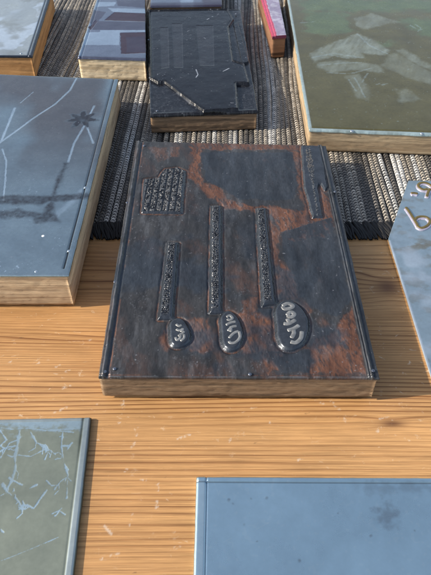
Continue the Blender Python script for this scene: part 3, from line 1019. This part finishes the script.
# ------------------------------------------------------------------ BLOCK BEHIND THE BLACK ONE
XB, XBM, qx, ztx = make_block('printing_block', 'mauve grey picture plate at the top, hidden behind the black lacquered block', 'printing block',
                              [(150, 6), (222, 5), (220, -34), (155, -34)], .0216, wood=W_BB, seed=47, amp=.0004)
def xb_fn(X, Y, s, t):
    n = (fbm(X * 200, Y * 200, 63, 3) - .5) * .06
    a = sstep(.40, .44, s + n) * sstep(.62, .58, s + n) * .8
    b = sstep(.30, .33, t + n) * .8 + sstep(.7, .74, s + n) * .6
    return (fbm(X * 50, Y * 50, 19) - .5) * .0003, np.stack([a, np.clip(b, 0, 1) * (1 - a), sstep(.1, .04, t) * .8], -1)
plate('metal_plate', qx, ztx, .0022, 160, 120, xb_fn, M_TC, XB, XBM)

# ------------------------------------------------------------------ RED-EDGED BLOCK
W_RB = mat_wood('stacked_brown_wood', (.25, .13, .07), (.085, .042, .022), layers=130, dirt=.3, contrast=(.40, .55), wav=.3, seedloc=13)
M_RB = mat_metal('violet_plate', (.32, .27, .36), (.55, .52, .58), (.55, .05, .11), (.10, .015, .03), rough=(.2, .35), metallic=.4, mottled=.2, scale=70, bump=.08)
RBk, RBM, qr, ztr = make_block('printing_block', 'narrow violet plate with red edges on dark wood, squeezed beside the green plate', 'printing block',
                               [(272.5, 36.5), (286.5, 35.5), (276, -14), (258, -13)], .0226, wood=W_RB, seed=67)
def rb_fn(X, Y, s, t):
    el = -edge_d(X, Y, qr[0], qr[3]); ef = edge_d(X, Y, qr[0], qr[1])
    n = fbm(X * 160, Y * 160, 95, 3)
    red = np.maximum(sstep(.0052, .0040, el + (n - .5) * .002), 0)
    blk = sstep(.0022, .0012, ef)
    pale = sstep(.5, .7, n) * .6 + .6 * np.exp(-((el - .0045) / .001) ** 2)
    h = (n - .5) * .0003 - .0005 * sstep(.0032, .0026, el)
    return h, np.stack([np.clip(pale, 0, 1) * (1 - red), red * .9, blk], -1)
plate('metal_plate', qr, ztr, .0030, 120, 140, rb_fn, M_RB, RBk, RBM)

# ------------------------------------------------------------------ GREEN PLATE (right)
W_GB = mat_wood('weathered_plank_wood', (.46, .35, .22), (.24, .16, .09), layers=115, dirt=.45, contrast=(.34, .62), wav=.7, seedloc=17)
M_GB = mat_metal('olive_varnished_plate', (.098, .090, .040), (.25, .285, .24), (.105, .150, .075), (.34, .44, .46), rough=(.16, .30), metallic=.35, mottled=.2, scale=50, speck=.03, speckcol=(.6, .7, .7), bump=.08, spec=.6)
GB, GBM, qg, ztg = make_block('printing_block', 'large olive green plate with a pale leafy figure, on weathered plank wood', 'printing block',
                              [(309.5, 129.5), (500, 137), (455, -16), (285, -16)], .0200, wood=W_GB, seed=71, amp=.0004, chip=.3)
gp = lambda pts: bps([(300 + x / 3.3, y / 3.3) for x, y in pts], ztg)
g_pale = [(gp([(30, 185), (80, 150), (190, 110), (228, 124), (298, 165), (280, 183), (210, 178), (215, 192), (100, 185), (45, 208)]), .75),
          (gp([(60, 205), (130, 200), (200, 205), (255, 215), (280, 240), (200, 232), (100, 238), (60, 222)]), .5),
          (gp([(178, 60), (235, 42), (300, 62), (330, 72), (260, 85), (215, 98), (185, 85)]), .5),
          (gp([(318, 165), (340, 158), (431, 215), (460, 240), (431, 232), (370, 205)]), .55),
          (gp([(290, 180), (320, 175), (440, 240), (440, 280), (350, 255), (270, 215)]), .35),
          (gp([(150, 250), (200, 240), (230, 300), (225, 330), (190, 325), (165, 285)]), .35),
          (gp([(320, 295), (350, 290), (400, 325), (370, 340), (330, 335)]), .45)]
g_lines = [gp(p) for p in ([(40, 190), (110, 175), (200, 190)], [(95, 180), (150, 192), (210, 190)], [(90, 240), (170, 243), (235, 225)], [(60, 215), (140, 208), (210, 206)],
                           [(190, 112), (230, 150), (290, 178)], [(250, 280), (262, 276)], [(270, 280), (290, 276)], [(365, 85), (395, 100), (415, 92)], [(380, 80), (400, 92), (390, 104)], [(0, 75), (50, 72)],
                           [(160, 262), (185, 300)], [(180, 255), (215, 320)], [(205, 270), (225, 240)])]
g_green = [gp(p) for p in ([(20, 30), (150, 40), (175, 100), (90, 120), (20, 110)], [(330, 60), (470, 70), (470, 130), (370, 100)], [(270, 142), (300, 138), (305, 150), (280, 155)], [(0, 0), (480, 0), (480, 34), (0, 40)])]
def gr_fn(X, Y, s, t):
    n = fbm(X * 120, Y * 120, 101, 4); n2 = fbm(X * 420, Y * 420, 102, 3); st = fbm(X * 40 + Y * 60, X * 240 - Y * 120, 103, 3)
    pale = np.zeros(X.shape); green = np.zeros(X.shape); lines = np.zeros(X.shape)
    for P, k in g_pale:
        d = sd_poly(X, Y, P) + (n - .5) * .007
        pale = np.maximum(pale, sstep(.0022, -.0030, d) * k * (.25 + 1.2 * st))
    for P in g_green:
        d = sd_poly(X, Y, P) + (n - .5) * .02
        green = np.maximum(green, sstep(.006, -.006, d) * .7)
    for P in g_lines:
        lines = np.maximum(lines, sstep(.0011, .0003, d_line(X, Y, P) + (n2 - .5) * .0026) * .26)
    el = -edge_d(X, Y, qg[0], qg[3]); ef = edge_d(X, Y, qg[0], qg[1])
    rim = np.maximum(sstep(.0026, .0016, el), sstep(.0030, .0018, ef) * (.5 + n))
    lines = np.maximum(lines, rim * .8)
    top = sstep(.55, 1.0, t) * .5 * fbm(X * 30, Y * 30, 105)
    h = -.0006 * np.exp(-((ef - .0032) / .0006) ** 2) + .0004 * np.exp(-((ef - .0016) / .0007) ** 2) + (fbm(X * 40, Y * 40, 106) - .5) * .0003 - pale * .00008
    sp = sstep(.84, .90, fbm(X * 600, Y * 600, 107, 2)) * .5
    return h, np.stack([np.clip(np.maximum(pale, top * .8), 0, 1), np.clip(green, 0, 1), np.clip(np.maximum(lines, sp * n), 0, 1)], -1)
plate('metal_plate', qg, ztg, .0022, 460, 380, gr_fn, M_GB, GB, GBM, rough=.0005)
for (px, py) in [(352, 131), (422, 133.5)]:
    x, y = bp(px, py, ztg); nail(x, y, ztg, .0014, M_NAIL2, GB, GBM)

# ------------------------------------------------------------------ SHEET WITH RAISED LETTERS (right edge)
M_SH = mat_metal('brushed_zinc_sheet', (.40, .50, .54), (.30, .28, .22), (.7, .76, .8), (.2, .2, .2), rough=(.26, .40), metallic=.8, mottled=.12, scale=40, bump=.08, stretch=(1, 1, 1))
zs = ZM + .0018
sh = bps([(408.5, 180.5), (388.5, 238.5), (431, 368), (437, 386), (520, 392), (500, 182)], zs)
YC = bp(390, 240, zs)[1]
c = sh.mean(0)
SH, SHM = thing('letter_sheet', 'thin bluish zinc sheet with a cut corner and raised olive letters at the right edge', 'metal sheet', (c[0], c[1], 0))
def sheet_z(X, Y):
    return zs - np.maximum(0, YC - Y) * .0036 / (YC - sh[3][1])
x0, y0, x1, y1 = bbox(sh, .0)
nx, ny = 200, 260
# scanline grid that follows the outline exactly
yv = np.sort(np.concatenate([np.linspace(y0 + 1e-5, y1 - 1e-5, ny), [YC]]))
rows = []
for yq in yv:
    xi = []
    for a in range(len(sh)):
        p, r = sh[a], sh[(a + 1) % len(sh)]
        if (p[1] - yq) * (r[1] - yq) <= 0 and p[1] != r[1]:
            xi.append(p[0] + (r[0] - p[0]) * (yq - p[1]) / (r[1] - p[1]))
    rows.append((min(xi), max(xi)))
rows = np.array(rows)
s_ = np.linspace(0, 1, nx)
X = rows[:, :1] + (rows[:, 1:] - rows[:, :1]) * s_[None, :]
Y = np.repeat(yv[:, None], nx, 1)
Z = sheet_z(X, Y) + (fbm(X * 40, Y * 40, 7) - .5) * .0003
smud = sstep(.54, .68, fbm(X * 90, Y * 240, 111, 4)) * np.exp(-((Y - YC + .006) / .006) ** 2) * .9 + sstep(.6, .75, fbm(X * 110, Y * 160, 112, 4)) * .45
pl = sstep(.5, .8, fbm(X * 60, Y * 60, 113, 3)) * .5
dl = (X - rows[:, :1])
pl = np.maximum(pl, sstep(.0014, .0008, dl) * .8 * (Y < YC))
colS = np.stack([np.clip(smud, 0, 1), pl, 0 * pl], -1).reshape(-1, 3)
nyv = len(yv)
V = np.stack([X, Y, Z], -1).reshape(-1, 3)
ring = np.array(list(range(nx)) + [(j + 1) * nx - 1 for j in range(1, nyv)] + [(nyv - 1) * nx + i for i in range(nx - 2, -1, -1)] + [j * nx for j in range(nyv - 2, 0, -1)])
Bv = V[ring].copy(); Bv[:, 2] -= .0016
kk = np.arange(len(ring)); kk2 = np.roll(kk, -1)
sheet = mesh_from('sheet', np.concatenate([V, Bv]), np.concatenate([grid_faces(nx, nyv), np.stack([ring[kk], len(V) + kk, len(V) + kk2, ring[kk2]], 1)]), M_SH, SH, SHM, np.concatenate([colS, colS[ring]]))
M_OL = mat_plain('olive_letter_edge', (.15, .115, .04), .35, .5, .3, .3)
M_LIL = mat_plain('lilac_letter_side', (.46, .43, .52), .3, .5, .4, .2)
def px8(pts):
    return [bp(385 + x / 8.2, 170 + y / 8.2, zs + .001) for x, y in pts]
let_b = [px8([(172, 300), (205, 345), (240, 400), (272, 455)]), px8([(262, 450), (300, 472), (350, 452), (372, 415), (345, 385), (300, 378), (262, 388), (250, 405)]),]
let_q = [px8([(345, 215), (352, 190), (362, 165), (378, 150)]), px8([(355, 150), (320, 158), (285, 142), (275, 118), (300, 102), (340, 104), (380, 125), (400, 150)])]
dash = [px8([(215, 188), (240, 186), (272, 192)])]
for ls in (let_b, let_q, dash):
    lo = strokes('letter', [[(x - .0004, y - .0011) for x, y in l] for l in ls], zs + .00005, .0032, .0006, M_LIL, SH, SHM)
    strokes('letter_face', ls, zs + .0006, .0022, .0004, M_OL, lo, SHM)

# ------------------------------------------------------------------ FLAT PLATES ON THE TABLE IN FRONT
M_P1 = mat_metal('grey_green_zinc', (.245, .27, .215), (.36, .50, .60), (.36, .43, .47), (.06, .07, .05), rough=(.30, .42), metallic=.6, mottled=.12, scale=40, bump=.05)
zp1 = .0028
q1 = bps([(-75, 600), (69.5, 606), (91, 416.5), (-62, 420)], zp1)
c = q1.mean(0)
P1, P1M = thing('etched_plate', 'grey green metal plate with pale blue branching scratches, lower left', 'metal plate', (c[0], c[1], 0))
pe = bps([(69.5, 606), (91, 416.5)], zp1); pt = bps([(-62, 420), (91, 416.5)], zp1)
ep = lambda pts: bps([(x / 3.28, 400 + y / 3.28) for x, y in pts], zp1)
rgv = random.Random(21)
VEINS = [([(64, 100), (58, 140), (50, 180), (50, 225), (40, 260), (18, 300)], .0011), ([(50, 150), (20, 155), (0, 168)], .0008), ([(44, 290), (50, 320), (72, 352)], .0007),
         ([(205, 105), (201, 150), (208, 200), (222, 245), (218, 320)], .0007), ([(222, 250), (200, 265), (178, 292)], .0006), ([(152, 296), (130, 325), (110, 355), (88, 345), (60, 345)], .0007),
         ([(100, 105), (120, 140), (145, 150), (150, 170)], .0007), ([(140, 150), (165, 165), (180, 178)], .0006), ([(60, 180), (100, 185), (150, 160)], .0005),
         ([(205, 150), (225, 150), (236, 140)], .0008), ([(218, 165), (228, 150)], .0009), ([(96, 290), (120, 278)], .0009), ([(222, 255), (236, 268)], .0012),
         ([(0, 528), (60, 505), (120, 480), (190, 450)], .00012), ([(170, 372), (195, 362), (212, 375)], .0004), ([(180, 380), (200, 355)], .0004), ([(0, 190), (30, 140), (60, 130)], .0007),
         ([(0, 90), (40, 96), (90, 92), (160, 100), (270, 90)], .0013), ([(0, 100), (20, 130), (0, 150)], .001), ([(110, 85), (180, 100), (240, 105)], .0008), ([(10, 435), (2, 425)], .0006),
         ([(30, 255), (40, 262), (70, 278)], .0008), ([(8, 275), (22, 300), (36, 310)], .0012)]
for base, wv in list(VEINS[:8]):
    for _ in range(4):
        i = rgv.randrange(len(base) - 1); f = rgv.random()
        x = base[i][0] * (1 - f) + base[i + 1][0] * f; y = base[i][1] * (1 - f) + base[i + 1][1] * f
        a = math.atan2(base[i + 1][1] - base[i][1], base[i + 1][0] - base[i][0]) + rgv.choice((-1, 1)) * (.3 + .7 * rgv.random()); l = 10 + rgv.random() * 34
        VEINS.append(([(x, y), (x + l * .5 * math.cos(a), y + l * .5 * math.sin(a)), (x + l * math.cos(a + .5), y + l * math.sin(a + .5))], .00035))
VEINS = [(ep(p), wv) for p, wv in VEINS]
def p1_fn(X, Y, s, t):
    n = fbm(X * 260, Y * 260, 121, 4); nf = fbm(X * 1300, Y * 1300, 122, 3); nb = fbm(X * 90, Y * 90, 124, 3)
    er = edge_d(X, Y, pe[0], pe[1]); et = -edge_d(X, Y, pt[0], pt[1])
    v = np.zeros(X.shape)
    for P, wv in VEINS:
        v = np.maximum(v, sstep(wv * .62 + .00012, wv * .15, d_line(X, Y, P) + (n - .5) * wv * 1.8 + (nf - .5) * .0006) * (.55 + .9 * (nb - .3)))
    v = np.maximum(v, sstep(.008, .002, et - .002 + (n - .5) * .014) * .7 * sstep(.001, .003, et))
    h = -.00012 * sstep(.0030, .0046, er) * sstep(.0018, .0030, et) - .00015 * np.exp(-((er - .0040) / .0006) ** 2)
    h -= .0006 * sstep(.0012, 0, er) + .0006 * sstep(.0012, 0, et)
    rim = 1 - sstep(.0034, .0040, er) * sstep(.0020, .0026, et)
    dk = np.exp(-((er - .0042) / .0008) ** 2) * sstep(.030, .012, et) * .8 + sstep(.0007, .0002, er) * .9
    h -= v * .00008
    return h, np.stack([np.clip(v, 0, 1) * .9 * (1 - rim), rim * .6, np.clip(dk, 0, 1)], -1)
plate('plate_body', q1, zp1, .0026, 400, 380, p1_fn, M_P1, P1, P1M)

M_P2 = mat_metal('smooth_blue_zinc', (.33, .485, .59), (.42, .55, .62), (.14, .16, .19), (.10, .10, .11), rough=(.24, .34), metallic=.8, mottled=.07, scale=25, bump=.03)
zp2 = .0030
q2 = bps([(192.5, 606), (520, 606), (490, 477.5), (196.5, 476)], zp2)
c = q2.mean(0)
P2, P2M = thing('smooth_plate', 'plain blue grey metal plate with a raised rim, lower right corner', 'metal plate', (c[0], c[1], 0))
pl2 = bps([(192.5, 606), (196.5, 476)], zp2); pt2 = bps([(196.5, 476), (490, 477.5)], zp2)
SPOT = [bp(x, y, zp2) for x, y in ((233, 503), (251, 498), (267, 497), (338, 513), (371, 535), (244, 524), (257, 541), (229, 499), (300, 560), (415, 530))]
smudge = bp(387, 514, zp2)
rsc = random.Random(77)
def scratches(X, Y, q, n, wid):
    o = np.zeros(X.shape)
    for _ in range(n):
        p = bilin(q, np.array([rsc.random()]), np.array([rsc.random()]))[0]
        a = rsc.gauss(.6, .8); L = .004 + .02 * rsc.random() ** 2
        b = p + L * np.array((math.cos(a), math.sin(a)))
        o = np.maximum(o, sstep(wid, wid * .3, d_line(X, Y, [tuple(p), tuple(b)])) * (.3 + .7 * rsc.random()))
    return o
def p2_fn(X, Y, s, t):
    el = -edge_d(X, Y, pl2[0], pl2[1]); et = -edge_d(X, Y, pt2[0], pt2[1])
    n = fbm(X * 320, Y * 320, 131, 4)
    h = -.0006 * sstep(.0046, .0052, el) * sstep(.0024, .0030, et) - .0004 * np.exp(-((el - .0050) / .0004) ** 2) - .0004 * np.exp(-((et - .0028) / .0004) ** 2)
    h -= .0006 * sstep(.001, 0, el) + .0006 * sstep(.001, 0, et)
    rim = 1 - sstep(.0046, .0052, el) * sstep(.0024, .0030, et)
    dk = np.zeros(X.shape)
    for i, p in enumerate(SPOT):
        dk = np.maximum(dk, sstep(.0008 + .0002 * (i % 3), .0000, np.hypot(X - p[0], Y - p[1]) + (n - .5) * .0020) * .55)
    dk = np.maximum(dk, sstep(.008, .001, np.hypot(X - smudge[0], (Y - smudge[1]) * 1.0) + (n - .5) * .012) * .45)
    bd = sd_poly(X, Y, bps([(355, 484), (520, 484), (520, 490), (365, 492)], zp2)) + (n - .5) * .008
    dk = np.maximum(dk, sstep(.003, -.003, bd) * .3)
    gr = np.maximum(np.exp(-((el - .0050) / .0004) ** 2), np.exp(-((et - .0028) / .0004) ** 2)) * .6
    sp = sstep(.72, .78, fbm(X * 500, Y * 500, 133, 2)) * .25
    return h, np.stack([np.clip(rim * .7 * (el < et) + sp + .4 * scratches(X, Y, q2, 22, .00030), 0, 1), np.clip(dk, 0, 1), np.clip(gr, 0, 1)], -1)
plate('plate_body', q2, zp2, .0028, 420, 320, p2_fn, M_P2, P2, P2M)

# block repeats carry one group
for o in C.objects:
    if o.parent is None and o.name.startswith('printing_block'):
        o['group'] = GRP
